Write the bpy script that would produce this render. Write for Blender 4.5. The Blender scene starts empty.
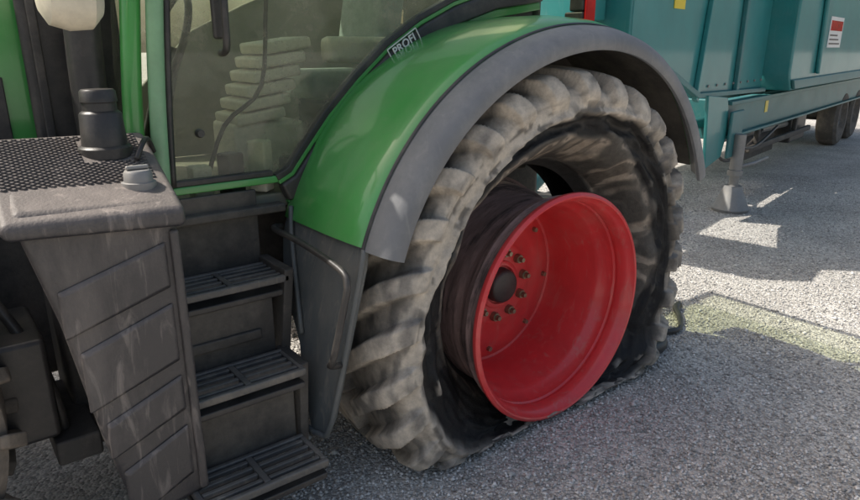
import bpy, math, random
import numpy as np
from mathutils import Vector, Matrix, noise
random.seed(4); np.random.seed(4)
sc=bpy.context.scene
R=math.radians
# ---------------------------------------------------------------- helpers
def link(o,parent=None):
    sc.collection.objects.link(o)
    if parent: o.parent=parent
    return o
def empty(name):
    e=bpy.data.objects.new(name,None); sc.collection.objects.link(e); e.empty_display_size=.2; return e
def mesh(name,v,f,mat=None,parent=None,smooth=False,bevel=0,seg=2,mats=None):
    me=bpy.data.meshes.new(name); me.from_pydata([tuple(p) for p in v],[],[tuple(q) for q in f]); me.update()
    import bmesh
    bm=bmesh.new(); bm.from_mesh(me); bmesh.ops.recalc_face_normals(bm,faces=bm.faces); bm.to_mesh(me); bm.free()
    if mat: me.materials.append(mat)
    if smooth:
        me.polygons.foreach_set("use_smooth",[True]*len(me.polygons))
    o=bpy.data.objects.new(name,me); link(o,parent)
    if bevel:
        b=o.modifiers.new("bev",'BEVEL'); b.width=bevel; b.segments=seg; b.limit_method='ANGLE'; b.angle_limit=R(35)
        me.polygons.foreach_set("use_smooth",[True]*len(me.polygons))
        n=o.modifiers.new("wn",'WEIGHTED_NORMAL'); n.keep_sharp=True
    return o
def box(name,x,y,z,mat,parent=None,bevel=.008,rot=None,loc=None,seg=2):
    x0,x1=x;y0,y1=y;z0,z1=z
    v=[(x0,y0,z0),(x1,y0,z0),(x1,y1,z0),(x0,y1,z0),(x0,y0,z1),(x1,y0,z1),(x1,y1,z1),(x0,y1,z1)]
    if rot:
        c=Vector(((x0+x1)/2,(y0+y1)/2,(z0+z1)/2)); M=rot
        v=[tuple(c+M@(Vector(p)-c)) for p in v]
    f=[(0,3,2,1),(4,5,6,7),(0,1,5,4),(1,2,6,5),(2,3,7,6),(3,0,4,7)]
    return mesh(name,v,f,mat,parent,bevel=bevel,seg=seg)
def loft(name,p0,p1,mat,parent=None,bevel=.01,seg=2):
    n=len(p0); v=list(p0)+list(p1)
    f=[tuple(range(n)),tuple(range(2*n-1,n-1,-1))]+[(i,(i+1)%n,n+(i+1)%n,n+i) for i in range(n)]
    return mesh(name,v,f,mat,parent,bevel=bevel,seg=seg)
def prismY(name,poly,y0,y1,mat,parent=None,bevel=.01,seg=2):
    return loft(name,[(a,y0,b) for a,b in poly],[(a,y1,b) for a,b in poly],mat,parent,bevel,seg)
def tube(name,pts,r,mat,parent=None,n=10,sub=4):
    P=[Vector(p) for p in pts]
    if sub>1 and len(P)>2:
        Q=[]
        for i in range(len(P)-1):
            a=P[max(i-1,0)];b=P[i];c=P[i+1];d=P[min(i+2,len(P)-1)]
            for k in range(sub):
                t=k/sub
                Q.append(.5*((2*b)+(c-a)*t+(2*a-5*b+4*c-d)*t*t+(-a+3*b-3*c+d)*t**3))
        Q.append(P[-1]); P=Q
    v=[];f=[]
    up=Vector((0,0,1))
    N=len(P)
    t0=(P[1]-P[0]).normalized(); 
    s=t0.cross(up if abs(t0.z)<.9 else Vector((1,0,0))).normalized()
    for i,p in enumerate(P):
        t=(P[min(i+1,N-1)]-P[max(i-1,0)]).normalized()
        s=(s-t*s.dot(t)).normalized(); w=t.cross(s)
        rr=r[i*(len(r)-1)//(N-1)] if isinstance(r,(list,tuple)) else r
        for k in range(n):
            a=2*math.pi*k/n; v.append(p+s*math.cos(a)*rr+w*math.sin(a)*rr)
    for i in range(N-1):
        for k in range(n):
            f.append((i*n+k,i*n+(k+1)%n,(i+1)*n+(k+1)%n,(i+1)*n+k))
    f.append(tuple(range(n-1,-1,-1))); f.append(tuple(range((N-1)*n,N*n)))
    return mesh(name,v,f,mat,parent,smooth=True)
def lathe(name,prof,c,axis,mat,parent=None,n=64,smooth=True,bevel=0):
    v=[];f=[];m=len(prof)
    for i in range(n):
        a=2*math.pi*i/n
        for t,r in prof:
            if axis=='Y': v.append((c[0]+r*math.sin(a),c[1]+t,c[2]+r*math.cos(a)))
            elif axis=='X': v.append((c[0]+t,c[1]+r*math.sin(a),c[2]+r*math.cos(a)))
            else: v.append((c[0]+r*math.sin(a),c[1]+r*math.cos(a),c[2]+t))
    for i in range(n):
        j=(i+1)%n
        for k in range(m-1):
            f.append((i*m+k,j*m+k,j*m+k+1,i*m+k+1))
    o=mesh(name,v,f,mat,parent,smooth=smooth)
    if smooth:
        e=o.modifiers.new("es",'EDGE_SPLIT'); e.split_angle=R(38)
    return o
def sweep(name,prof,c,a0,a1,mat,parent=None,n=60,thick=0,rfun=None):
    v=[];f=[];m=len(prof)
    for i in range(n+1):
        t=a0+(a1-a0)*i/n; a=R(t)
        for y,r in prof:
            rr=r+(rfun(t) if rfun else 0)
            v.append((c[0]+rr*math.sin(a),y,c[1]+rr*math.cos(a)))
    for i in range(n):
        for k in range(m-1):
            f.append((i*m+k,(i+1)*m+k,(i+1)*m+k+1,i*m+k+1))
    o=mesh(name,v,f,mat,parent,smooth=True)
    if thick:
        s=o.modifiers.new("sol",'SOLIDIFY'); s.thickness=thick; s.offset=-1
    e=o.modifiers.new("es",'EDGE_SPLIT'); e.split_angle=R(40)
    return o
# ---------------------------------------------------------------- materials
def mat(name,col,rough=.5,metal=0,dust=None,dustamt=.0,scale=6,bump=.0,bscale=60,var=.15,coat=0,stretch=(1,1,1),spec=.5,dustlo=.45,dusthi=.7,up=0,scr=0):
    m=bpy.data.materials.new(name); m.use_nodes=True; nt=m.node_tree; N=nt.nodes; L=nt.links
    b=N["Principled BSDF"]; b.inputs["Metallic"].default_value=metal
    b.inputs["Coat Weight"].default_value=coat; b.inputs["Coat Roughness"].default_value=.08
    b.inputs["Specular IOR Level"].default_value=spec
    tc=N.new("ShaderNodeTexCoord"); mp=N.new("ShaderNodeMapping"); mp.inputs["Scale"].default_value=stretch
    L.new(tc.outputs["Object"],mp.inputs[0])
    n1=N.new("ShaderNodeTexNoise"); n1.inputs["Scale"].default_value=scale; n1.inputs["Detail"].default_value=8; n1.inputs["Roughness"].default_value=.65
    L.new(mp.outputs[0],n1.inputs["Vector"])
    cr=N.new("ShaderNodeValToRGB")
    c=Vector(col[:3])
    cr.color_ramp.elements[0].position=.3; cr.color_ramp.elements[0].color=(*(c*(1-var)),1)
    cr.color_ramp.elements[1].position=.7; cr.color_ramp.elements[1].color=(*(c*(1+var)),1)
    L.new(n1.outputs["Fac"],cr.inputs[0])
    out=cr.outputs[0]
    if dust:
        n2=N.new("ShaderNodeTexNoise"); n2.inputs["Scale"].default_value=scale*.6; n2.inputs["Detail"].default_value=10; n2.inputs["Roughness"].default_value=.72
        mp2=N.new("ShaderNodeMapping"); mp2.inputs["Location"].default_value=(7,3,1); mp2.inputs["Scale"].default_value=stretch
        L.new(tc.outputs["Object"],mp2.inputs[0]); L.new(mp2.outputs[0],n2.inputs["Vector"])
        mr=N.new("ShaderNodeMapRange"); mr.inputs[1].default_value=dustlo; mr.inputs[2].default_value=dusthi; mr.inputs[3].default_value=dustamt*.25; mr.inputs[4].default_value=dustamt
        L.new(n2.outputs["Fac"],mr.inputs[0]); fac=mr.outputs[0]
        if scr:   # fine scratches / scuffs
            n5=N.new("ShaderNodeTexNoise"); n5.inputs["Scale"].default_value=22; n5.inputs["Detail"].default_value=6; n5.inputs["Roughness"].default_value=.6; n5.inputs["Distortion"].default_value=1.2
            mp5=N.new("ShaderNodeMapping"); mp5.inputs["Scale"].default_value=(1,1,.18); mp5.inputs["Rotation"].default_value=(0,.5,0)
            L.new(tc.outputs["Object"],mp5.inputs[0]); L.new(mp5.outputs[0],n5.inputs["Vector"])
            m5=N.new("ShaderNodeMapRange"); m5.inputs[1].default_value=.56; m5.inputs[2].default_value=.70; m5.inputs[4].default_value=scr
            L.new(n5.outputs["Fac"],m5.inputs[0]); ma=N.new("ShaderNodeMath"); ma.operation='ADD'; ma.use_clamp=True
            L.new(fac,ma.inputs[0]); L.new(m5.outputs[0],ma.inputs[1]); fac=ma.outputs[0]
        if up:
            g=N.new("ShaderNodeNewGeometry"); sx=N.new("ShaderNodeSeparateXYZ"); L.new(g.outputs["Normal"],sx.inputs[0])
            mx=N.new("ShaderNodeMath"); mx.operation='MULTIPLY_ADD'; mx.use_clamp=True; mx.inputs[1].default_value=up
            L.new(sx.outputs["Z"],mx.inputs[0]); L.new(fac,mx.inputs[2]); fac=mx.outputs[0]
        mi=N.new("ShaderNodeMix"); mi.data_type='RGBA'; mi.inputs["B"].default_value=(*dust,1)
        L.new(fac,mi.inputs["Factor"]); L.new(out,mi.inputs["A"]); out=mi.outputs["Result"]
        m2=N.new("ShaderNodeMapRange"); m2.inputs[3].default_value=rough; m2.inputs[4].default_value=.9
        L.new(fac,m2.inputs[0]); L.new(m2.outputs[0],b.inputs["Roughness"])
    else:
        b.inputs["Roughness"].default_value=rough
    L.new(out,b.inputs["Base Color"])
    if bump:
        n3=N.new("ShaderNodeTexNoise"); n3.inputs["Scale"].default_value=bscale; n3.inputs["Detail"].default_value=6
        L.new(tc.outputs["Object"],n3.inputs["Vector"])
        bp=N.new("ShaderNodeBump"); bp.inputs["Strength"].default_value=bump; bp.inputs["Distance"].default_value=.01
        L.new(n3.outputs["Fac"],bp.inputs["Height"]); L.new(bp.outputs[0],b.inputs["Normal"])
    return m
DUST=(.42,.36,.29)
M_green=mat("green_paint",(.055,.34,.065),.28,dust=(.30,.36,.22),dustamt=.24,scale=4,var=.08,coat=.6,scr=.08)
M_lgreen=mat("pale_green_tube",(.24,.46,.25),.35,dust=DUST,dustamt=.3,scale=8)
M_flare=mat("grey_plastic",(.15,.155,.165),.5,dust=(.42,.40,.37),dustamt=.35,scale=7,bump=.1,bscale=250,up=.12,scr=.15)
M_black=mat("black_plastic",(.02,.02,.022),.38,dust=DUST,dustamt=.18,scale=9,bump=.08,bscale=200)
M_dark=mat("dark_chassis",(.022,.022,.023),.6,dust=DUST,dustamt=.35,scale=5,bump=.3,bscale=40)
M_tank=mat("tank_plastic",(.026,.025,.028),.40,dust=(.40,.34,.30),dustamt=.36,scale=3.2,bump=.25,bscale=120,stretch=(1.6,1,.5),up=.26,scr=.35)
M_step=mat("step_metal",(.07,.075,.08),.42,metal=.3,dust=DUST,dustamt=.45,scale=12,bump=.2,bscale=90,up=.1,scr=.2)
M_panel=mat("blue_grey_panel",(.085,.10,.105),.45,dust=DUST,dustamt=.35,scale=5,bump=.1,bscale=90,stretch=(1,1,.4),scr=.25)
M_red=mat("red_paint",(.72,.026,.035),.28,dust=(.55,.27,.22),dustamt=.42,scale=4,var=.12,coat=.3,bump=.05,bscale=50,dustlo=.5,dusthi=.8,scr=.25)
M_rust=mat("dirty_barrel",(.46,.30,.27),.5,metal=.1,dust=(.05,.042,.04),dustamt=.8,scale=6,bump=.35,bscale=30,stretch=(1,5,1),var=.4,dustlo=.50,dusthi=.62)
M_bolt=mat("bolt_metal",(.30,.29,.2),.35,metal=.8,dust=DUST,dustamt=.3,scale=30)
M_teal=mat("turquoise_paint",(.010,.215,.215),.35,dust=(.20,.34,.32),dustamt=.3,scale=2.5,var=.12,coat=.3,scr=.12)
M_teald=mat("turquoise_frame",(.010,.16,.17),.4,dust=DUST,dustamt=.2,scale=4,var=.12,scr=.15)
M_grey=mat("grey_metal",(.26,.26,.26),.45,metal=.3,dust=DUST,dustamt=.4,scale=10)
M_cream=mat("cream_lamp",(.70,.64,.50),.4,dust=DUST,dustamt=.4,scale=14,scr=.2)
M_beige=mat("beige_trim",(.72,.68,.56),.6,scale=9,var=.1)
M_trim=mat("grey_interior_trim",(.26,.25,.20),.7,scale=9,var=.1)
M_seat=mat("seat_cloth",(.30,.36,.34),.9,scale=20,bump=.2,bscale=300)
M_tyre2=mat("tyre_rubber",(.05,.046,.042),.75,dust=(.34,.28,.22),dustamt=.8,scale=5,bump=.3,bscale=60)
M_redl=mat("red_lens",(.6,.01,.01),.15,scale=10)
M_white=mat("white_paint",(.78,.78,.76),.4,scale=10,var=.05)
M_yel=mat("yellow_label",(.8,.6,.03),.4,scale=10,var=.05)
def glassmat(name,tint,dlo,dhi):
    m=bpy.data.materials.new(name); m.use_nodes=True; nt=m.node_tree; N=nt.nodes; L=nt.links
    for n in list(N): N.remove(n)
    o=N.new("ShaderNodeOutputMaterial"); tr=N.new("ShaderNodeBsdfTransparent"); tr.inputs[0].default_value=(*tint,1)
    gl=N.new("ShaderNodeBsdfGlossy"); gl.inputs["Roughness"].default_value=.03
    fr=N.new("ShaderNodeFresnel"); fr.inputs[0].default_value=1.5
    m1=N.new("ShaderNodeMixShader"); L.new(fr.outputs[0],m1.inputs[0]); L.new(tr.outputs[0],m1.inputs[1]); L.new(gl.outputs[0],m1.inputs[2])
    di=N.new("ShaderNodeBsdfDiffuse"); di.inputs[0].default_value=(.56,.53,.42,1)
    tl=N.new("ShaderNodeBsdfTranslucent"); tl.inputs[0].default_value=(.56,.53,.42,1)
    ad=N.new("ShaderNodeMixShader"); ad.inputs[0].default_value=.5; L.new(di.outputs[0],ad.inputs[1]); L.new(tl.outputs[0],ad.inputs[2])
    tc=N.new("ShaderNodeTexCoord"); n=N.new("ShaderNodeTexNoise"); n.inputs["Scale"].default_value=5; n.inputs["Detail"].default_value=10; n.inputs["Roughness"].default_value=.75
    L.new(tc.outputs["Object"],n.inputs["Vector"])
    mr=N.new("ShaderNodeMapRange"); mr.inputs[1].default_value=.4; mr.inputs[2].default_value=.75; mr.inputs[3].default_value=dlo; mr.inputs[4].default_value=dhi
    L.new(n.outputs["Fac"],mr.inputs[0])
    m2=N.new("ShaderNodeMixShader"); L.new(mr.outputs[0],m2.inputs[0]); L.new(m1.outputs[0],m2.inputs[1]); L.new(ad.outputs[0],m2.inputs[2])
    L.new(m2.outputs[0],o.inputs[0]); return m
M_glass=glassmat("tinted_glass",(.86,.91,.80),.10,.55)
M_cleanglass=glassmat("clean_tinted_glass",(.80,.84,.66),.0,.08)  # clean glass for the rear pane and the added roof opening
def groundmat():
    m=bpy.data.materials.new("compacted_gravel"); m.use_nodes=True; nt=m.node_tree; N=nt.nodes; L=nt.links
    b=N["Principled BSDF"]; b.inputs["Roughness"].default_value=.93; b.inputs["Specular IOR Level"].default_value=.2
    tc=N.new("ShaderNodeTexCoord")
    def nz(s,d=8,r=.6):
        n=N.new("ShaderNodeTexNoise"); n.inputs["Scale"].default_value=s; n.inputs["Detail"].default_value=d; n.inputs["Roughness"].default_value=r
        L.new(tc.outputs["Object"],n.inputs["Vector"]); return n
    a=nz(1.3); c=nz(140,3)
    vo=N.new("ShaderNodeTexVoronoi"); vo.inputs["Scale"].default_value=70; L.new(tc.outputs["Object"],vo.inputs["Vector"])
    cr=N.new("ShaderNodeValToRGB"); e=cr.color_ramp.elements
    e[0].position=.3; e[0].color=(.42,.395,.36,1); e[1].position=.7; e[1].color=(.66,.63,.58,1)
    L.new(a.outputs["Fac"],cr.inputs[0])
    sx=N.new("ShaderNodeSeparateXYZ"); L.new(vo.outputs["Color"],sx.inputs[0])
    mr=N.new("ShaderNodeMapRange"); mr.inputs[3].default_value=.58; mr.inputs[4].default_value=1.28; L.new(sx.outputs[0],mr.inputs[0])
    mr2=N.new("ShaderNodeMapRange"); mr2.inputs[1].default_value=.3; mr2.inputs[2].default_value=.7; mr2.inputs[3].default_value=.7; mr2.inputs[4].default_value=1.2; L.new(c.outputs["Fac"],mr2.inputs[0])
    mm=N.new("ShaderNodeMath"); mm.operation='MULTIPLY'; L.new(mr.outputs[0],mm.inputs[0]); L.new(mr2.outputs[0],mm.inputs[1])
    vm=N.new("ShaderNodeVectorMath"); vm.operation='SCALE'; L.new(cr.outputs[0],vm.inputs[0]); L.new(mm.outputs[0],vm.inputs["Scale"])
    L.new(vm.outputs[0],b.inputs["Base Color"])
    bp=N.new("ShaderNodeBump"); bp.inputs["Strength"].default_value=.9; bp.inputs["Distance"].default_value=.012; bp.invert=True
    L.new(vo.outputs["Distance"],bp.inputs["Height"]); L.new(bp.outputs[0],b.inputs["Normal"])
    return m
M_ground=groundmat()
def attrmat(name,rough=.7,bump=.4,bscale=70,spec=.4,nscale=35,lo=.75,hi=1.25):
    m=bpy.data.materials.new(name); m.use_nodes=True; nt=m.node_tree; N=nt.nodes; L=nt.links
    b=N["Principled BSDF"]; b.inputs["Specular IOR Level"].default_value=spec
    at=N.new("ShaderNodeAttribute"); at.attribute_name="Col"
    tc=N.new("ShaderNodeTexCoord"); n=N.new("ShaderNodeTexNoise"); n.inputs["Scale"].default_value=nscale; n.inputs["Detail"].default_value=8; n.inputs["Roughness"].default_value=.7
    L.new(tc.outputs["Object"],n.inputs["Vector"])
    mr=N.new("ShaderNodeMapRange"); mr.inputs[1].default_value=.3; mr.inputs[2].default_value=.7; mr.inputs[3].default_value=lo; mr.inputs[4].default_value=hi; L.new(n.outputs["Fac"],mr.inputs[0])
    vm=N.new("ShaderNodeVectorMath"); vm.operation='SCALE'; L.new(at.outputs["Color"],vm.inputs[0]); L.new(mr.outputs[0],vm.inputs["Scale"])
    L.new(vm.outputs[0],b.inputs["Base Color"])
    b.inputs["Roughness"].default_value=rough
    if bump:
        n3=N.new("ShaderNodeTexNoise"); n3.inputs["Scale"].default_value=bscale; n3.inputs["Detail"].default_value=8; n3.inputs["Roughness"].default_value=.7; L.new(tc.outputs["Object"],n3.inputs["Vector"])
        bp=N.new("ShaderNodeBump"); bp.inputs["Strength"].default_value=bump; bp.inputs["Distance"].default_value=.008
        L.new(n3.outputs["Fac"],bp.inputs["Height"]); L.new(bp.outputs[0],b.inputs["Normal"])
    return m
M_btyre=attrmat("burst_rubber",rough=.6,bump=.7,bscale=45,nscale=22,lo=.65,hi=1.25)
M_peb=attrmat("pebble_stone",.9,0,spec=.2)
# ---------------------------------------------------------------- ground
S=250
mesh("ground",[(-S,-S,0),(S,-S,0),(S,S,0),(-S,S,0)],[(0,1,2,3)],M_ground)
def pebbles():
    n=150000
    u=np.random.rand(n)
    d=1.6+9*u**1.35; a=np.random.rand(n)*R(80)-R(2)
    x=-2.2+d*np.cos(a); y=-2.3+d*np.sin(a)
    s=.0030+.0075*np.random.rand(n)**2.0; big=np.random.rand(n)<.012; s[big]*=1.9
    base=np.array([(1,0,0),(-1,0,0),(0,1,0),(0,-1,0),(0,0,1),(0,0,-1)],float)
    V=base[None]*(1+.5*(np.random.rand(n,6,1)-.5))*s[:,None,None]*np.array([1.15,1.15,.75])
    th=np.random.rand(n)*6.28; c,si=np.cos(th)[:,None],np.sin(th)[:,None]
    X=V[:,:,0]*c-V[:,:,1]*si*.8+x[:,None]; Y=V[:,:,0]*si+V[:,:,1]*c*.8+y[:,None]; Z=V[:,:,2]+s[:,None]*.35+.001
    V=np.stack([X,Y,Z],-1).reshape(-1,3)
    F0=np.array([(0,2,4),(2,1,4),(1,3,4),(3,0,4),(2,0,5),(1,2,5),(3,1,5),(0,3,5)])
    F=(F0[None]+(np.arange(n)*6)[:,None,None]).reshape(-1,3)
    me=bpy.data.meshes.new("gravel"); me.vertices.add(len(V)); me.vertices.foreach_set("co",V.ravel())
    me.loops.add(len(F)*3); me.loops.foreach_set("vertex_index",F.ravel().astype(np.int32))
    me.polygons.add(len(F)); me.polygons.foreach_set("loop_start",np.arange(len(F),dtype=np.int32)*3); me.polygons.foreach_set("loop_total",np.full(len(F),3,np.int32))
    me.update(); me.validate()
    g=.28+.54*np.random.rand(n)**1.0; col=np.stack([g*1.02,g*.985,g*.94,np.ones(n)],-1); col=np.repeat(col,6,axis=0)
    at=me.color_attributes.new("Col",'FLOAT_COLOR','POINT'); at.data.foreach_set("color",col.ravel())
    me.materials.append(M_peb); link(bpy.data.objects.new("gravel",me))
pebbles()
# ---------------------------------------------------------------- tractor
T=empty("tractor")
AX=(.06,0.578)
k_=.973
def kk(P): return [(a,b*k_) for a,b in P]
prof_in=[(-.012,.562),(-.016,.556),(-.012,.548),(.004,.542),(.018,.532),(.03,.522),(.075,.519),(.082,.524),(.092,.524),(.10,.516),(.13,.513),(.165,.49),(.19,.476),(.26,.472),(.275,.464),(.40,.462),(.47,.458),(.487,.452),(.492,.44),(.485,.425),(.472,.40),(.455,.30),(.45,.235),(.442,.225),(.436,.20),(.436,.105),(.436,.0)]
lathe("rear_rim_dish",kk(prof_in),(AX[0],0,AX[1]),'Y',M_red,T,n=128)
prof_out=[(-.012,.562),(-.006,.570),(.004,.572),(.016,.568),(.022,.556),(.035,.545),(.07,.540),(.085,.545),(.10,.538),(.13,.528),(.15,.508),(.19,.497),(.21,.503),(.23,.497),(.40,.50),(.44,.53),(.56,.54),(.575,.565),(.59,.565),(.59,.54),(.53,.49),(.48,.474)]
lathe("rear_rim_barrel",kk(prof_out[3:]),(AX[0],0,AX[1]),'Y',M_rust,T,n=128)
lathe("rear_rim_flange",kk(prof_out[:4]),(AX[0],0,AX[1]),'Y',M_red,T,n=128)
lathe("hub_cap",[(.38,0),(.38,.07),(.385,.082),(.395,.088),(.436,.092)],(AX[0],0,AX[1]),'Y',M_black,T,n=48)
lathe("hub_ring",[(.425,.10),(.420,.105),(.420,.12),(.426,.128),(.436,.13)],(AX[0],0,AX[1]),'Y',M_red,T,n=48)
for i in range(10):
    a=2*math.pi*(i+.3)/10; bx=AX[0]+.172*math.sin(a); bz=AX[1]+.172*math.cos(a)
    lathe("wheel_bolt_%d"%i,[(.385,0),(.385,.012),(.392,.0145),(.408,.0145),(.408,.022),(.416,.025),(.436,.025)],(bx,0,bz),'Y',M_bolt,T,n=10)
for i in range(8):
    a=2*math.pi*(i+.1)/8; bx=AX[0]+.37*math.sin(a); bz=AX[1]+.37*math.cos(a)
    lathe("rim_stud_%d"%i,[(.450,0),(.450,.013),(.48,.015)],(bx,0,bz),'Y',M_bolt,T,n=8)
def sst(a,b,x):
    t=np.clip((x-a)/(b-a),0,1); return t*t*(3-2*t)
def tyre_mesh(name,cx,cz,Rt,y0,W,mat_,burst,nt=1600,parent=T,nl=22):
    if burst: P=np.array([(.38,.552),(.355,.568),(.27,.605),(.17,.65),(.095,.70),(.055,.75),(.03,.80),(.022,.85),(.026,.89),(.045,Rt-.055),(.085,Rt-.025),(.15,Rt-.012),(.25,Rt-.005),(.34,Rt-.003),(.43,Rt-.006),(.53,Rt-.015),(.61,Rt-.03),(.645,Rt-.06),(.66,.85),(.66,.76),(.64,.68),(.60,.61),(.58,.56)])
    else: P=np.array([(.10,.575),(.06,.61),(.03,.66),(.01,.72),(.005,.78),(.01,.83),(.02,.87),(.035,Rt-.055),(.07,Rt-.03),(.15,Rt-.017),(.25,Rt-.008),(.34,Rt-.005),(.43,Rt-.008),(.53,Rt-.017),(.61,Rt-.03),(.645,Rt-.055),(.66,.85),(.66,.76),(.64,.68),(.60,.61),(.58,.575)])
    seg=np.r_[0,np.cumsum(np.hypot(*np.diff(P,axis=0).T))]; npf=150 if burst else 60
    s=np.linspace(0,seg[-1],npf); py=np.interp(s,seg,P[:,0]); pr=np.interp(s,seg,P[:,1])
    for _ in range(2):
        py[1:-1]=(py[:-2]+2*py[1:-1]+py[2:])/4; pr[1:-1]=(pr[:-2]+2*pr[1:-1]+pr[2:])/4
    th=np.linspace(0,2*np.pi,nt,endpoint=False)
    TH,PY=np.meshgrid(th,py,indexing='ij'); _,PR=np.meshgrid(th,pr,indexing='ij')
    A=(TH+np.pi)%(2*np.pi)-np.pi
    yc=.34; v=(PY-yc)/.32
    side=np.where(v>0,.5,0.0)
    ph=(TH*nl/(2*np.pi)+side - np.abs(v)**1.15*1.05)%1.0
    lug=sst(0,.045,ph)*(1-sst(.46,.505,ph))
    span=sst(.02,.06,np.abs(v)); lug=lug*span
    tm0=.13 if burst else .19
    treadmask=sst(Rt-tm0,Rt-tm0*.45,PR)
    lugr=sst(Rt-.10,Rt-.02,PR)
    lh=.055*lug
    PRr=PR+lh*lugr
    sd_=np.where(v<0,-1,1)
    PYr=PY+sd_*.036*lug*sst(Rt-tm0,Rt-tm0*.5,PR)*(1-sst(Rt-.03,Rt-.010,PR))
    X=cx+PRr*np.sin(A); Z=cz+PRr*np.cos(A); Y=y0+PYr
    if burst:
        fl=A.ravel(); rr=PR.ravel(); yy=PY.ravel()
        n1=np.empty(fl.size);n2=np.empty(fl.size);n3=np.empty(fl.size);n4=np.empty(fl.size)
        sa=np.sin(fl);ca=np.cos(fl)
        for i in range(fl.size):
            r=rr[i]; y=yy[i]
            n1[i]=noise.noise((sa[i]*3,ca[i]*3,r*7+y*4))
            n2[i]=noise.noise((sa[i]*5+9,ca[i]*5,r*42+y*25))
            n3[i]=noise.noise((sa[i]*12,ca[i]*12+4,r*22+y*22))
            n4[i]=noise.noise((sa[i]*26,ca[i]*26+4,r*70+y*40))
        N1=n1.reshape(A.shape);N2=n2.reshape(A.shape);N3=n3.reshape(A.shape);N4=n4.reshape(A.shape)
        ad=np.degrees(A)
        outer=(PY<.3)*1.0
        rt=np.interp(ad,[-180,-120,-90,-60,-30,10,45,75,100,130,180],[.68,.74,.765,.765,.745,.775,.835,.85,.84,.74,.66])
        wd=np.interp(ad,[-180,-120,-90,-60,-30,10,45,75,100,130,180],[.10,.09,.06,.036,.034,.045,.07,.09,.10,.12,.10])
        D=(PR-rt+N1*.05+N3*.014)/wd
        tear=np.exp(-(D**4))*outer
        sw=(1-treadmask)*outer
        PYr=PYr+tear*.035*(1+N2*1.0)+sw*(.007*N2+.020*N1+.005*N3)-sw*.020*np.exp(-((D-1.3)**2)*8)*(1+1.5*N1+.8*N3)
        PYr=PYr+np.sin(PR*75+N1*5+A*1.5)*.006*sw*sst(.80,.6,PR)+tear*np.sin(PR*190+N1*9)*.004
        PRr=PRr+sw*N1*.015
        X=cx+PRr*np.sin(A); Z=cz+PRr*np.cos(A); Y=y0+PYr
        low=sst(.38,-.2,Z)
        X=cx+(X-cx)*(1+.16*low*np.where(X>cx,1.0,.5))
        X=X-.065*sst(1.05,.35,Z)*sst(.2,-.6,X-cx)*sst(.6,.85,PR)
        Y=Y-low*sw*(.04+.12*np.maximum(N1,-.2))*sst(.5,.95,np.abs(np.sin(A)))
        base=.024+.03*(N1+.5)*sst(1.0,.6,np.abs(X-cx))+.006*N2
        k=.04
        Z=base+k*np.logaddexp(0,(Z-base)/k)
        Z=Z+low*.008*N3+low*.003*N4
        Z=np.maximum(Z,.004+.003*N3)
        tan=np.array([.58,.505,.415]); grey=np.array([.28,.25,.215]); blk=np.array([.010,.0095,.010]); brown=np.array([.38,.315,.25])
        m=sst(-.35,.15,N3*.9+N1*.8+.08)[...,None]
        col=tan*m+grey*(1-m)
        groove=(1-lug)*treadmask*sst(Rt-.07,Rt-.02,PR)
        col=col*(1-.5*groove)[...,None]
        inn=(outer*sst(.0,-.7,D)*sw)[...,None]; st=sst(-.2,.2,N2+.5*N3)[...,None]
        col=col*(1-inn)+inn*(brown*st+grey*.35*(1-st))
        ts=(np.clip(tear*1.7*sst(-.40,-.10,N2*.8+N3*.45+tear*.32),0,1)*(1-.85*treadmask))[...,None]
        col=col*(1-ts)+blk*ts
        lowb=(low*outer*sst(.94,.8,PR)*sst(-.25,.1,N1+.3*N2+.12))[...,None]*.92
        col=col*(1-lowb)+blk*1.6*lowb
        streak=(sw*sst(.14,.3,N2+.4*N4)*.7)[...,None]
        col=col*(1-streak)+np.array([.05,.045,.04])*streak
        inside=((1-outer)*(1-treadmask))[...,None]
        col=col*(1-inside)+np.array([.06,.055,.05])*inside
    V=np.stack([X,Y,Z],-1).reshape(-1,3)
    i=np.arange(nt)[:,None]; j=np.arange(npf-1)[None]
    F=np.stack([i*npf+j,((i+1)%nt)*npf+j,((i+1)%nt)*npf+j+1,i*npf+j+1],-1).reshape(-1,4)
    me=bpy.data.meshes.new(name); me.vertices.add(len(V)); me.vertices.foreach_set("co",V.ravel())
    me.loops.add(len(F)*4); me.loops.foreach_set("vertex_index",F.ravel().astype(np.int32))
    me.polygons.add(len(F)); me.polygons.foreach_set("loop_start",np.arange(len(F),dtype=np.int32)*4); me.polygons.foreach_set("loop_total",np.full(len(F),4,np.int32))
    me.update()
    me.polygons.foreach_set("use_smooth",[True]*len(me.polygons))
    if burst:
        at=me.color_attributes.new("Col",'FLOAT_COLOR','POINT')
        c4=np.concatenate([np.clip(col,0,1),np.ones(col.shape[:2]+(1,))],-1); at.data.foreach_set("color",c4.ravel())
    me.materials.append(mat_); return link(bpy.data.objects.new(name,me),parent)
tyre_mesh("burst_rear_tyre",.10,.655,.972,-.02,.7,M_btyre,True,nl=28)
tyre_mesh("far_rear_tyre",.0,.955,.93,1.95,.7,M_tyre2,False,nt=700)
lathe("far_rear_rim",[(.1,.57),(.12,.5),(.35,.45),(.36,.2),(.36,0)],(0,1.95,.955),'Y',M_red,T,n=48)
lathe("far_rear_rim_outer",[(.58,.57),(.5,.5),(.36,.45)],(0,1.95,.955),'Y',M_red,T,n=48)
tube("torn_rubber_strip",[(.98,.10,.05),(1.15,.12,.03),(1.3,.22,.028),(1.45,.20,.022),(1.6,.28,.026),(1.74,.40,.035),(1.82,.42,.03)],[.035,.028,.02,.015,.02,.026,.012],M_black,T,n=7)
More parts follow.
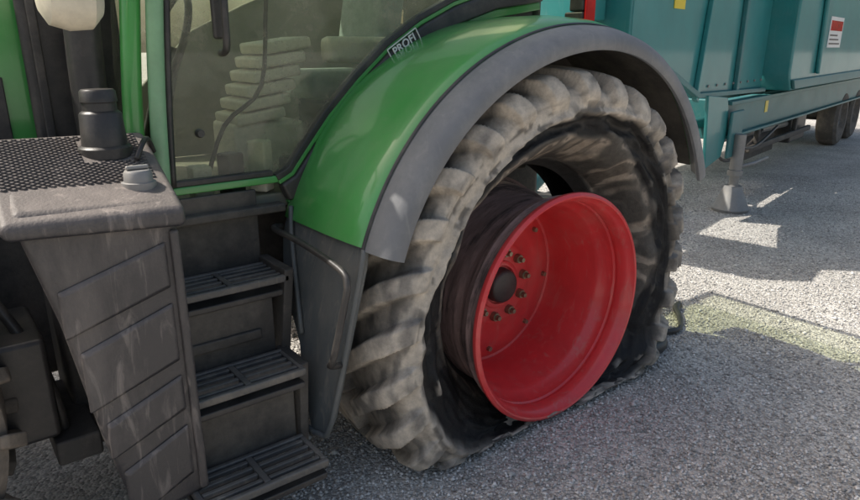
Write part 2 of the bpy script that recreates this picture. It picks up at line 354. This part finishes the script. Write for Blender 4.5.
def fw(y0,suffix):
    prof=[(.12,.36),(.03,.44),(.0,.54),(.03,.62),(.07,.665),(.25,.68),(.43,.665),(.47,.62),(.5,.54),(.47,.44),(.38,.36)]
    lathe("front_tyre_"+suffix,prof,(-2.79,y0,.69),'Y',M_tyre2,T,n=80)
    v=[];f=[]
    for s in (0,1):
        for i in range(20):
            a=2*math.pi*(i+.5*s)/20
            o=len(v)
            for k,(yy,dr) in enumerate([(.02,-.05),(.08,0),(.16,.0),(.26,.0)]):
                y=yy if s==0 else .5-yy
                aa=a+k*.055
                for da in (0,.07):
                    for r in (.64,.715+dr):
                        v.append((-2.79+r*math.sin(aa+da),y0+y,.69+r*math.cos(aa+da)))
            for k in range(3):
                b=o+k*4;c=b+4
                f+=[(b,b+1,c+1,c),(b+1,b+3,c+3,c+1),(b+3,b+2,c+2,c+3),(b+2,b,c,c+2)]
            f+=[(o,o+2,o+3,o+1),(o+12,o+13,o+15,o+14)]
    mesh("front_lugs_%s"%(suffix),v,f,M_tyre2,T,bevel=.008)
    lathe("front_rim_"+suffix,[(.1,.37),(.09,.36),(.12,.33),(.2,.31),(.22,.12),(.2,.0)],(-2.79,y0,.69),'Y',M_red,T,n=48)
fw(.17,"near"); fw(2.0,"far")
# ---- fender
FC=(.11,.68)
def rf(t): return .0+.045*math.exp(-((t-25)/30)**2)
sweep("rear_fender",[(.075,1.125),(.10,1.15),(.16,1.17),(.30,1.185),(.50,1.185),(.64,1.18),(.665,1.175)],FC,-71,66,M_green,T,n=90,thick=.012,rfun=rf)
sweep("fender_flare",[(.085,1.139),(.05,1.136),(.0,1.118),(-.028,1.095),(-.035,1.07),(-.035,1.045),(-.028,1.035),(-.012,1.035),(.0,1.05),(.03,1.09),(.07,1.115)],FC,-71.5,68,M_flare,T,n=90,rfun=rf)
sweep("flare_seam",[(.082,1.142),(.086,1.147),(.093,1.149),(.097,1.146)],FC,-71.2,66,M_black,T,n=90,rfun=rf)
sweep("fender_liner",[(.07,1.112),(.66,1.15)],FC,-70,66,M_dark,T,n=60,rfun=rf)
sweep("fender_inner_wall",[(.668,.98),(.668,1.17)],FC,-71,66,M_dark,T,n=60,thick=.01,rfun=rf)
sweep("far_fender",[(1.97,1.13),(2.0,1.15),(2.5,1.15),(2.56,1.1)],(.11,.95),-71,66,M_green,T,n=40,thick=.012)
box("tail_lamp_base",(.52,.60),(.38,.50),(1.84,1.92),M_black,T,.01)
box("tail_lamp_lens",(.525,.595),(.36,.378),(1.85,2.03),M_redl,T,.008)
box("tail_lamp_body",(.52,.60),(.38,.47),(1.922,2.05),M_black,T,.01)
# ---- cab near side
YS=.66
C2=[(-1.45,1.27),(-1.04,1.245),(-.985,1.27),(-.92,1.35),(-.80,1.49),(-.65,1.635),(-.48,1.775),(-.3,1.885),(-.1,1.975),(.15,2.05),(.48,2.10)]
def offs(pts,d):
    out=[]
    for i,p in enumerate(pts):
        a=Vector(pts[max(i-1,0)]);b=Vector(pts[min(i+1,len(pts)-1)]); t=(b-a).normalized(); n=Vector((t.y,-t.x)); q=Vector(p)+n*d; out.append((q.x,q.y))
    return out
def strip(name,pa,pb,y0,y1,m,bevel=.006):
    n=len(pa); v=[];f=[]
    for (a,b) in zip(pa,pb):
        v+=[(a[0],y0,a[1]),(b[0],y0,b[1]),(b[0],y1,b[1]),(a[0],y1,a[1])]
    for i in range(n-1):
        for k in range(4):
            f.append((i*4+k,i*4+(k+1)%4,i*4+4+(k+1)%4,i*4+4+k))
    f+=[(0,3,2,1),((n-1)*4,(n-1)*4+1,(n-1)*4+2,(n-1)*4+3)]
    return mesh(name,v,f,m,T,bevel=bevel)
curve=C2[1:]
strip("door_seal",offs(curve,-.004),offs(curve,.022),YS-.028,YS+.02,M_black,.004)
strip("door_frame_green",offs(curve,.0225),offs(curve,.042),YS-.022,YS+.02,M_green,.004)
strip("cab_side_trim",offs(curve,.0425),offs(curve,.125),YS-.04,YS+.02,M_black,.012)
strip("cab_trim_edge",offs(curve,.1255),offs(curve,.165),YS-.012,YS+.02,M_green,.006)
strip("cab_lower_fill",offs(curve,.1655),offs(curve,.30),YS+.012,YS+.03,M_dark,.0)
box("door_sill",(-1.47,-1.03),(YS-.022,YS+.02),(1.215,1.245),M_green,T,.006)
box("door_sill_seal",(-1.47,-1.05),(YS-.02,YS+.02),(1.2455,1.268),M_black,T,.004)
def pane(name,pts,m): return mesh(name,pts,[tuple(range(len(pts)))],m,T)
gl=[(-1.46,1.26)]+[p for p in C2[1:]]+[(.48,2.76),(-1.36,2.76)]
pane("door_glass",[(a,YS,b) for a,b in gl],M_glass)
tube("door_pillar_green",[(-1.49,YS-.01,1.19),(-1.475,YS-.01,1.5),(-1.44,YS-.01,1.9),(-1.38,YS-.01,2.4),(-1.33,YS-.01,2.78)],.03,M_lgreen,T,n=14)
tube("door_edge_black",[(-1.452,YS-.018,1.25),(-1.437,YS-.018,1.5),(-1.402,YS-.018,1.9),(-1.345,YS-.018,2.4),(-1.3,YS-.018,2.76)],.012,M_black,T,n=10)
tube("cab_a_pillar",[(-1.56,YS+.03,1.05),(-1.55,YS+.03,1.5),(-1.50,YS+.03,2.0),(-1.42,YS+.03,2.78)],.035,M_green,T,n=12)
tube("cab_a_pillar_far",[(-1.56,1.95,1.05),(-1.50,1.95,2.0),(-1.42,1.95,2.78)],.04,M_green,T,n=12)
tube("cab_rear_pillar",[(.50,YS+.03,1.9),(.50,YS+.03,2.78)],.035,M_black,T,n=12)
tube("cab_rear_pillar_far",[(.50,1.95,1.2),(.50,1.95,2.78)],.035,M_black,T,n=12)
prismY("cab_roof",[(-1.72,2.79),(-.10,2.79),(-.10,2.95),(-.3,3.12),(-1.5,3.14),(-1.74,2.95)],.56,2.04,M_green,T,.03)
pane("added_roof_window",[(-.095,.62,2.815),(.72,.62,2.815),(.72,1.98,2.815),(-.095,1.98,2.815)],M_cleanglass)  # unseen window with rails, added so sun throws a green-tinted patch on the ground
box("added_roof_window_rail_near",(-.095,.76),(.58,.615),(2.79,2.84),M_green,T,.01)
box("added_roof_window_rail_far",(-.095,.76),(1.985,2.04),(2.79,2.84),M_green,T,.01)
box("added_roof_window_rail_rear",(.725,.76),(.6155,1.9845),(2.79,2.84),M_green,T,.01)
box("cab_floor",(-1.56,.5),(YS+.035,1.95),(1.10,1.16),M_trim,T)
box("cab_rear_panel",(.47,.50),(YS+.07,1.9),(1.165,1.72),M_trim,T)
pane("rear_glass",[(.488,YS+.07,1.725),(.488,1.91,1.725),(.488,1.91,2.79),(.488,YS+.07,2.79)],M_cleanglass)
pane("far_glass",[(-1.45,1.953,1.17),(.46,1.953,1.17),(.46,1.953,2.78),(-1.45,1.953,2.78)],M_glass)
prismY("far_inner_trim",[(-1.32,1.165),(.45,1.165),(.45,2.26),(.1,2.2),(-.3,2.1),(-.6,1.98),(-.9,1.84),(-1.2,1.55)],1.88,1.91,M_trim,T,.01)
pane("windscreen",[(-1.575,YS+.07,1.3),(-1.575,1.91,1.3),(-1.45,1.91,2.78),(-1.45,YS+.07,2.78)],M_glass)
box("cab_cowl",(-1.72,-1.55),(YS+.1,1.9),(.9,1.29),M_black,T,.02)
box("transmission_housing",(-1.2,.9),(.95,1.7),(.45,1.09),M_dark,T,.05)
box("engine_block",(-3.4,-1.25),(1.02,1.6),(.45,1.1),M_dark,T,.05)
lathe("rear_axle",[(.58,.12),(.6,.15),(1.0,.13),(1.35,.2),(2.3,.13),(2.32,.0)],(0.03,0,.63),'Y',M_dark,T,n=24)
box("front_axle",(-2.9,-2.68),(.6,2.1),(.58,.8),M_dark,T,.03)
prismY("engine_hood",[(-1.78,1.12),(-1.74,2.02),(-2.6,1.98),(-3.7,1.75),(-3.85,1.5),(-3.8,.95),(-2.4,1.08)],.98,1.66,M_green,T,.06,4)
box("hood_vent",(-2.6,-1.9),(.965,.979),(1.25,1.65),M_black,T,.005)
box("hitch_frame",(.9,1.35),(1.05,1.6),(.4,.75),M_dark,T,.03)
for y in (1.0,1.65):
    tube("lift_arm_%d"%int(y*10),[(.7,y,.6),(1.2,y,.55),(1.8,y,.6)],.035,M_dark,T)
tube("air_intake_pipe",[(-1.66,YS+.12,1.2),(-1.66,YS+.12,1.7),(-1.62,YS+.12,2.5)],.06,M_black,T,n=16)
box("cab_side_shroud",(-1.83,-1.50),(YS+.25,YS+.29),(1.1,2.25),M_black,T,.02)
box("shroud_rib",(-1.80,-1.77),(YS+.235,YS+.2495),(1.3,2.2),M_dark,T,.005)
box("handle_plate",(-1.245,-1.185),(YS-.028,YS-.002),(1.78,2.02),M_black,T,.01)
tube("handle_grip",[(-1.215,YS-.03,1.98),(-1.215,YS-.07,1.95),(-1.218,YS-.075,1.85),(-1.218,YS-.07,1.76),(-1.218,YS-.045,1.735),(-1.218,YS-.01,1.73)],.014,M_black,T)
lathe("door_lock",[(0,0),(0,.013),(.012,.017),(.026,.017)],(-1.33,YS-.027,1.44),'Y',M_black,T,n=20)
# interior
box("console_base",(-1.05,-.70),(1.02,1.30),(1.165,1.42),M_beige,T,.02)
for i in range(6):
    box("console_rib_%d"%i,(-1.04+.03*i,-.80+.03*i),(1.0,1.28),(1.425+i*.062,1.475+i*.062),M_beige,T,.012,rot=Matrix.Rotation(R(-8),3,'Y'))
box("seat_cushion",(-.62,-.12),(1.08,1.58),(1.50,1.64),M_seat,T,.05,seg=4)
box("seat_back",(-.16,-.02),(1.1,1.56),(1.66,2.35),M_seat,T,.05,rot=Matrix.Rotation(R(10),3,'Y'),seg=4)
box("seat_base",(-.5,-.2),(1.15,1.5),(1.165,1.49),M_black,T,.03)
box("arm_rest",(-.60,-.15),(.92,1.03),(1.68,1.80),M_beige,T,.03)
tube("steering_column",[(-1.38,1.3,1.165),(-1.2,1.3,1.75)],.05,M_black,T)
tube("steering_wheel",[(-1.2+.07*math.sin(a)*1,1.3+.2*math.cos(a),1.79+.19*math.sin(a)) for a in [i*math.pi/8 for i in range(17)]],.016,M_black,T,sub=2)
tube("hanging_cable",[(-.9,.75,2.3),(-.98,.74,1.95),(-1.03,.74,1.6),(-1.2,.74,1.45),(-1.3,.75,1.2)],.009,M_black,T)
for i in range(4):
    box("cab_litter_%d"%i,(-1.35+i*.13,-1.27+i*.13),(.72,.8),(1.165,1.30+.04*(i%3)),M_black if i%2 else M_beige,T,.01,rot=Matrix.Rotation(R(20*i),3,'Z'))
# badge
cu=bpy.data.curves.new("badge_text","FONT"); cu.body="PROFI"; cu.size=.05; cu.extrude=.0015; cu.align_x='CENTER'; cu.align_y='CENTER'; cu.space_character=1.05; cu.offset=.001
cu.materials.append(M_white)
bo=bpy.data.objects.new("badge_text",cu); link(bo,T)
bang=math.atan2(1.885-1.775,.18)
bm_=Matrix.Rotation(-bang,4,'Y')@Matrix.Rotation(R(90),4,'X')
bc=Vector((-.395,YS-.0435,1.763))
bo.matrix_world=Matrix.Translation(bc)@bm_
def badge_bar(nm,dx,dz,w,h):
    M=Matrix.Translation(bc)@Matrix.Rotation(-bang,4,'Y')
    v=[M@Vector((dx+sx*w/2,sy,dz+sz*h/2)) for sx in (-1,1) for sy in (-.0015,.004) for sz in (-1,1)]
    f=[(0,1,3,2),(4,6,7,5),(0,4,5,1),(2,3,7,6),(0,2,6,4),(1,5,7,3)]
    mesh(nm,v,f,M_white,T)
badge_bar("badge_line_top",0,.028,.18,.0035); badge_bar("badge_line_bottom",0,-.028,.18,.0035)
badge_bar("badge_line_left",-.09,0,.0035,.052); badge_bar("badge_line_right",.09,0,.0035,.052)
lathe("work_lamp_housing",[(-.07,0),(-.07,.05),(-.05,.085),(0,.10),(.06,.095),(.09,.06),(.1,0)],(-1.77,.36,1.895),'X',M_cream,T,n=32)
tube("work_lamp_arm",[(-1.70,.38,1.92),(-1.62,.48,1.94),(-1.53,.64,1.95)],.018,M_black,T)
# ---- fuel tank
pT=[(-2.03,1.335),(-1.605,1.31),(-1.60,.30),(-1.83,.27),(-1.90,.62),(-1.955,1.0),(-2.0,1.20)]
p0=[(x,.115,z) for x,z in pT]
p1=[(-2.0,.62,1.44),(-1.56,.62,1.43),(-1.60,.62,.30),(-1.80,.62,.27),(-1.84,.62,.62),(-1.90,.62,1.0),(-1.94,.62,1.20)]
loft("fuel_tank",p0,p1,M_tank,T,.03,4)
loft("tank_cover",[(-2.055,.085,1.315),(-2.055,.085,1.265),(-1.585,.085,1.235),(-1.585,.085,1.30)],[(-2.03,.66,1.475),(-2.03,.66,1.42),(-1.53,.66,1.40),(-1.53,.66,1.465)],M_tank,T,.022,4)
def coverpt(u,w,h=0):
    a=Vector((-2.055,.085,1.315)).lerp(Vector((-1.585,.085,1.30)),u); b=Vector((-2.03,.66,1.475)).lerp(Vector((-1.53,.66,1.465)),u)
    p=a.lerp(b,w); return p+Vector((0,-.27,.96))*h
v=[];f=[]
NU,NW=17,17
for i in range(NU):
    for j in range(NW):
        for h in (0,.5):
            u=.07+(i+h)*.86/NU; w=.34+(j+h)*.62/NW
            if u>.93 or w>.96: continue
            if abs(u-.70)<.15 and abs(w-.74)<.16: continue
            b=len(v); du,dw=.021,.0105
            for (su,sw_) in ((-1,0),(0,-1),(1,0),(0,1)):
                v.append(coverpt(u+su*du,w+sw_*dw,.0005))
            for (su,sw_) in ((-1,0),(0,-1),(1,0),(0,1)):
                v.append(coverpt(u+su*du*.6,w+sw_*dw*.6,.006))
            f.append((b+4,b+5,b+6,b+7))
            for k in range(4): f.append((b+k,b+(k+1)%4,b+4+(k+1)%4,b+4+k))
mesh("tank_tread_pattern",v,f,M_tank,T)
c=coverpt(.70,.74)
lathe("filler_neck",[(-.02,.082),(.012,.082),(.018,.076),(.02,.07),(.12,.064),(.125,.060),(.13,.052),(.155,.051),(.158,.056),(.19,.054),(.197,.048),(.20,0)],c,'Z',M_black,T,n=40)
c=coverpt(.80,.30)
lathe("fuel_cap",[(-.02,.050),(.006,.050),(.008,.042),(.035,.041),(.042,.036),(.043,0)],c,'Z',M_grey,T,n=28)
box("fuel_cap_grip",(c.x-.033,c.x+.033),(c.y-.008,c.y+.008),(c.z+.0435,c.z+.056),M_grey,T,.004)
tube("breather_hose",[coverpt(.85,.55,.01),coverpt(.9,.6,.05),coverpt(.97,.75,.03),coverpt(1.02,.8,-.03)],.009,M_black,T)
def rib(n,x0,z0,x1,z1,w=.03,pr=.010):
    v=[(x0,.114,z0),(x1,.114,z1),(x1,.114,z1-w),(x0,.114,z0-w)]
    v2=[(x0+.012,.114-pr,z0-.012),(x1-.012,.114-pr,z1-.012),(x1-.012,.114-pr,z1-w+.012),(x0+.012,.114-pr,z0-w+.012)]
    loft("tank_rib_%d"%n,v,v2,M_tank,T,.006,3)
for i,(z,w_) in enumerate([(1.18,.15),(.985,.20),(.74,.13),(.56,.19)]):
    xl=-1.985+ (1.2-z)*.15
    rib(i,xl+.03,z-.075,-1.645,z+.02,w_,.013)
box("tank_side_edge",(-1.635,-1.606),(.1,.13),(.32,1.23),M_tank,T,.01)
box("battery_box",(-2.2,-1.97),(.42,.8),(.50,.86),M_black,T,.02)
box("battery_box_bracket",(-2.0,-1.86),(.40,.9),(.40,.49),M_dark,T,.01)
box("front_step_panel",(-1.90,-1.7),(.63,.97),(.3,1.35),M_dark,T,.02)
tube("under_hose",[(-2.1,.6,1.0),(-2.05,.55,.9),(-1.98,.5,.7),(-1.95,.5,.45)],.018,M_black,T)
# ---- steps
def step(n,x0,x1,y0,y1,z):
    th=.03
    box("step_%d_front_rail"%n,(x0,x1),(y0,y0+.022),(z-th,z),M_step,T,.006)
    box("step_%d_back_rail"%n,(x0,x1),(y1-.022,y1),(z-th,z),M_step,T,.006)
    box("step_%d_left_rail"%n,(x0,x0+.02),(y0+.0225,y1-.0225),(z-th,z-.001),M_step,T,.005)
    box("step_%d_right_rail"%n,(x1-.02,x1),(y0+.0225,y1-.0225),(z-th,z-.001),M_step,T,.005)
    xm=(x0+x1)/2
    box("step_%d_mid_bar"%n,(xm-.012,xm+.012),(y0+.0225,y1-.0225),(z-th,z-.001),M_step,T,.004)
    k=4; w=(y1-y0-.045)/k
    for i in range(k):
        ya=y0+.0225+w*i+w*.30; yb=ya+w*.42
        box("step_%d_bar_%da"%(n,i),(x0+.0205,xm-.0125),(ya,yb),(z-.022,z-.002),M_step,T,.003)
        box("step_%d_bar_%db"%(n,i),(xm+.0125,x1-.0205),(ya,yb),(z-.022,z-.002),M_step,T,.003)
    box("step_%d_tray"%n,(x0+.004,x1-.004),(y0+.01,y1),(z-.085,z-.060),M_black,T,.005)
step(1,-1.66,-1.20,.0,.22,.31)
step(2,-1.62,-1.18,.18,.40,.60)
step(3,-1.58,-1.12,.40,.62,.90)
box("step_riser_1",(-1.6,-1.21),(.24,.26),(.24,.52),M_dark,T,.006)
box("step_riser_2",(-1.6,-1.19),(.42,.44),(.53,.82),M_dark,T,.006)
box("step_riser_3",(-1.6,-1.13),(.64,.66),(.83,1.2),M_dark,T,.006)
box("step_riser_2_lip",(-1.58,-1.25),(.405,.4195),(.66,.70),M_dark,T,.006)
box("step_floor_plate",(-1.58,-1.02),(.60,.66),(1.10,1.135),M_dark,T,.008)
prismY("step_side_bracket_low",[(-1.205,.24),(-1.17,.24),(-1.15,.6),(-1.19,.6)],.22,.43,M_dark,T,.006)
prismY("step_side_bracket_high",[(-1.18,.55),(-1.14,.55),(-1.10,.92),(-1.14,.92)],.40,.65,M_dark,T,.006)
sp=[(-.965,.66,1.15),(-.955,.10,1.07),(-.975,.085,.98),(-1.10,.145,.36),(-1.12,.17,.29),(-1.14,.26,.28),(-1.125,.34,.45),(-1.10,.40,.60),(-1.06,.60,.80),(-1.02,.66,1.0)]
loft("splash_panel",sp,[(x+.022,y,z) for x,y,z in sp],M_panel,T,.008,2)
tube("splash_panel_edge",[(-.965,.095,1.04),(-.985,.088,.97),(-1.105,.142,.36),(-1.135,.2,.29),(-1.15,.27,.29)],.012,M_panel,T,sub=3)
tube("grab_rail",[(-1.03,.64,1.03),(-1.09,.58,1.04),(-1.09,.35,1.035),(-1.08,.08,1.0),(-1.085,.02,.96),(-1.10,.02,.88),(-1.135,.05,.68),(-1.13,.09,.63),(-1.07,.12,.60)],.013,M_black,T,n=10)
tube("splash_fold",[(-1.0,.60,1.12),(-1.03,.55,.98),(-1.1,.37,.65)],.01,M_panel,T)
# ---------------------------------------------------------------- trailer
TR=empty("farm_trailer")
TO=Vector((4.69,1.84,0)); td=Vector((.982,.19,0)).normalized(); tn=Vector((-td.y,td.x,0))
def L2W(p): return TO+td*p[0]+tn*p[1]+Vector((0,0,p[2]))
def tbox(name,x,y,z,m,bevel=.015):
    v=[L2W((a,b,c)) for c in z for b in y for a in x]
    f=[(0,2,3,1),(4,5,7,6),(0,1,5,4),(1,3,7,5),(3,2,6,7),(2,0,4,6)]
    return mesh(name,v,f,m,TR,bevel=bevel)
def tpoly(name,poly,y0,y1,m,bevel=.01):
    return loft(name,[L2W((a,y0,b)) for a,b in poly],[L2W((a,y1,b)) for a,b in poly],m,TR,bevel)
def ttube(name,pts,r,m,**k): return tube(name,[L2W(p) for p in pts],r,m,TR,**k)
tbox("chassis_beam_near",(0,9.5),(-.04,.12),(.80,1.20),M_teald)
tbox("chassis_beam_lip",(0,9.5),(-.10,-.045),(1.16,1.20),M_teald,.006)
tbox("chassis_beam_lip_low",(0,9.5),(-.10,-.045),(.80,.83),M_teald,.006)
tbox("chassis_beam_far",(0,9.5),(1.7,1.85),(.80,1.20),M_teald)
tbox("front_cross_beam",(-.12,-.005),(-.04,1.85),(.8,1.22),M_teald)
tpoly("body_front_panel",[(-2.4,1.75),(-.9,1.28),(1.35,1.24),(1.35,3.1),(-2.4,3.1)],.0,.04,M_teal)
tpoly("body_front_panel_rib",[(-.95,1.27),(-.88,1.24),(-.55,3.1),(-.65,3.1)],-.05,-.002,M_teal,.008)
tpoly("body_front_rib_b",[(.25,1.30),(.33,1.30),(.33,3.1),(.25,3.1)],-.05,-.002,M_teald,.008)
tpoly("body_panel_flange",[(-2.4,1.75),(-.9,1.28),(1.35,1.24),(1.35,1.29),(-.88,1.33),(-2.4,1.81)],-.06,-.003,M_teald,.006)
tbox("body_end_wall",(-2.44,-2.405),(0,1.8),(1.75,3.1),M_teal)
tpoly("hopper_side",[(1.36,1.45),(1.5,1.25),(9,1.25),(9,3.1),(1.36,3.1)],-.30,.05,M_teal,.03)
tpoly("hopper_lower_band",[(1.42,1.38),(1.52,1.27),(9,1.27),(9,1.40)],-.34,-.302,M_teald,.01)
tpoly("hopper_rib",[(2.6,1.42),(2.72,1.42),(2.5,3.1),(2.38,3.1)],-.36,-.302,M_teal,.02)
tbox("body_top_rail",(-2.45,9.1),(-.32,.1),(3.105,3.2),M_teald)
tbox("body_far_wall",(-2.4,9),(1.76,1.8),(1.3,3.1),M_teal)
tbox("body_floor",(1.4,9),(.06,1.75),(1.25,1.30),M_teald)
for i in range(9):
    c=L2W((-.8+i*.26,-.0035,1.38))
    lathe("panel_bolt_%d"%i,[(-.012,0),(-.012,.012),(0,.014)],c,'Y',M_grey,TR,n=8)
tbox("warning_label",(3.05,3.9),(-.309,-.302),(1.75,2.15),M_white,.0)
tbox("warning_label_red",(3.1,3.85),(-.313,-.3095),(1.97,2.1),M_redl,.0)
for i in range(3): tbox("warning_label_line_%d"%i,(3.12,3.8-.1*i),(-.3125,-.3095),(1.79+.055*i,1.81+.055*i),M_black,.0)
tbox("yellow_label",(-1.62,-1.38),(-.008,-.001),(2.07,2.3),M_yel,.0)
tbox("beam_label",(1.5,1.62),(-.046,-.041),(.98,1.12),M_yel,.0)
ttube("drawbar",[(.2,.9,.98),(-1.6,1.0,.75),(-2.9,.6,.62)],.09,M_teald,n=8,sub=1)
ttube("drawbar_strut_near",[(0,.05,1.0),(-1.5,.9,.8)],.06,M_teald,n=8,sub=1)
tpoly("front_bracket_plate",[(-.55,.55),(-.1,.62),(.05,.93),(-.1,1.25),(-.7,1.3)],-.08,-.045,M_teal,.008)
def tl(name,prof,p,m,n=28):
    c=L2W(p); return lathe(name,prof,c,'Z',m,TR,n=n)
tl("jack_tube",[(0,.08),(.06,.08),(.062,.065),(.45,.065),(.46,.0)],(.15,-.18,.40),M_grey)
tl("jack_inner_tube",[(0,.05),(.3,.05)],(.15,-.18,.20),M_grey)
tl("jack_foot",[(0,0),(0,.19),(.03,.20),(.06,.18),(.22,.11),(.28,.09),(.29,.0)],(.15,-.18,.004),M_grey)
tbox("jack_bracket",(-.05,.35),(-.14,-.1005),(.6,1.1),M_teald)
ttube("jack_handle",[(.15,-.22,.5),(.35,-.3,.52),(.9,-.3,.52)],.02,M_grey,sub=1)
for lx in (6.8,8.1):
    for ly in (-.05,1.45):
        c=L2W((lx,ly,.5))
        o=lathe("trailer_tyre_%d_%d"%(lx*10,ly*10+1),[(.08,.26),(.0,.34),(.0,.44),(.05,.49),(.17,.5),(.29,.49),(.34,.44),(.34,.34),(.26,.26)],(0,0,0),'Y',M_tyre2,TR,n=40)
        o2=lathe("trailer_rim_%d_%d"%(lx*10,ly*10+1),[(.07,.27),(.12,.24),(.12,.08),(.08,.06),(.08,0)],(0,0,0),'Y',M_grey,TR,n=32)
        for q in (o,o2):
            q.matrix_world=Matrix.Translation(c)@Matrix.Rotation(math.atan2(td.y,td.x),4,'Z')
ttube("axle_bar_a",[(6.8,0,.5),(6.8,1.6,.5)],.06,M_dark,sub=1); ttube("axle_bar_b",[(8.1,0,.5),(8.1,1.6,.5)],.06,M_dark,sub=1)
tbox("axle_hanger",(6.7,8.2),(.3,.5),(.5,.79),M_dark)
tbox("ladder_rail",(1.2,4.4),(-.02,.04),(.50,.58),M_dark); tbox("ladder_post",(1.5,1.58),(-.02,.04),(.58,.79),M_dark); tbox("ladder_post_b",(3.4,3.5),(-.02,.04),(.58,.79),M_dark)
tbox("under_guard",(2.0,3.6),(.3,.34),(.25,.79),M_dark); tbox("tool_box",(3.7,4.6),(.1,.6),(.35,.79),M_black,.03)
ttube("hydraulic_hose",[(.1,.0,1.0),(.4,-.1,.7),(1.2,-.08,.6),(2.2,-.05,.75)],.018,M_black)
ttube("hydraulic_hose_b",[(-.4,.0,.9),(.2,.0,.55),(1.0,.05,.5),(1.9,.05,.72)],.018,M_black)
ttube("side_shaft",[(.3,.2,.72),(4.8,.2,.62)],.05,M_grey,sub=1)
tbox("control_box",(-2.95,-2.46),(.2,.9),(1.95,2.5),M_teal)
# ---------------------------------------------------------------- light
el=R(52); az=Vector((-.70,.714,0)).normalized()
sd=Vector((az.x*math.cos(el),az.y*math.cos(el),math.sin(el)))
sl=bpy.data.lights.new("sun",'SUN'); sl.energy=5.0; sl.angle=R(.5); sl.color=(1,.95,.87)
so=bpy.data.objects.new("sun",sl); link(so); so.rotation_euler=sd.to_track_quat('Z','Y').to_euler(); so.location=(0,0,20)
w=bpy.data.worlds.new("World"); sc.world=w; w.use_nodes=True; nt=w.node_tree
bg=nt.nodes["Background"]; sk=nt.nodes.new("ShaderNodeTexSky"); sk.sky_type='NISHITA'; sk.sun_disc=False
sk.sun_elevation=el; sk.sun_rotation=math.atan2(az.x,az.y)%(2*math.pi); sk.dust_density=5; sk.air_density=1.3
nt.links.new(sk.outputs[0],bg.inputs[0]); bg.inputs[1].default_value=.15
# ---------------------------------------------------------------- camera
cam=bpy.data.cameras.new("camera"); co=bpy.data.objects.new("camera",cam); link(co)
cam.sensor_width=36; cam.lens=27.2; cam.clip_end=1000; cam.clip_start=.02
co.location=(-2.17,-1.84,1.75)
ph,p=R(38),R(17.3)
F=Vector((math.sin(ph)*math.cos(p),math.cos(ph)*math.cos(p),-math.sin(p)))
co.rotation_euler=F.to_track_quat('-Z','Y').to_euler()
sc.camera=co
sc.view_settings.view_transform='Standard'; sc.view_settings.look='None'; sc.view_settings.exposure=0
bpy.context.view_layer.update()
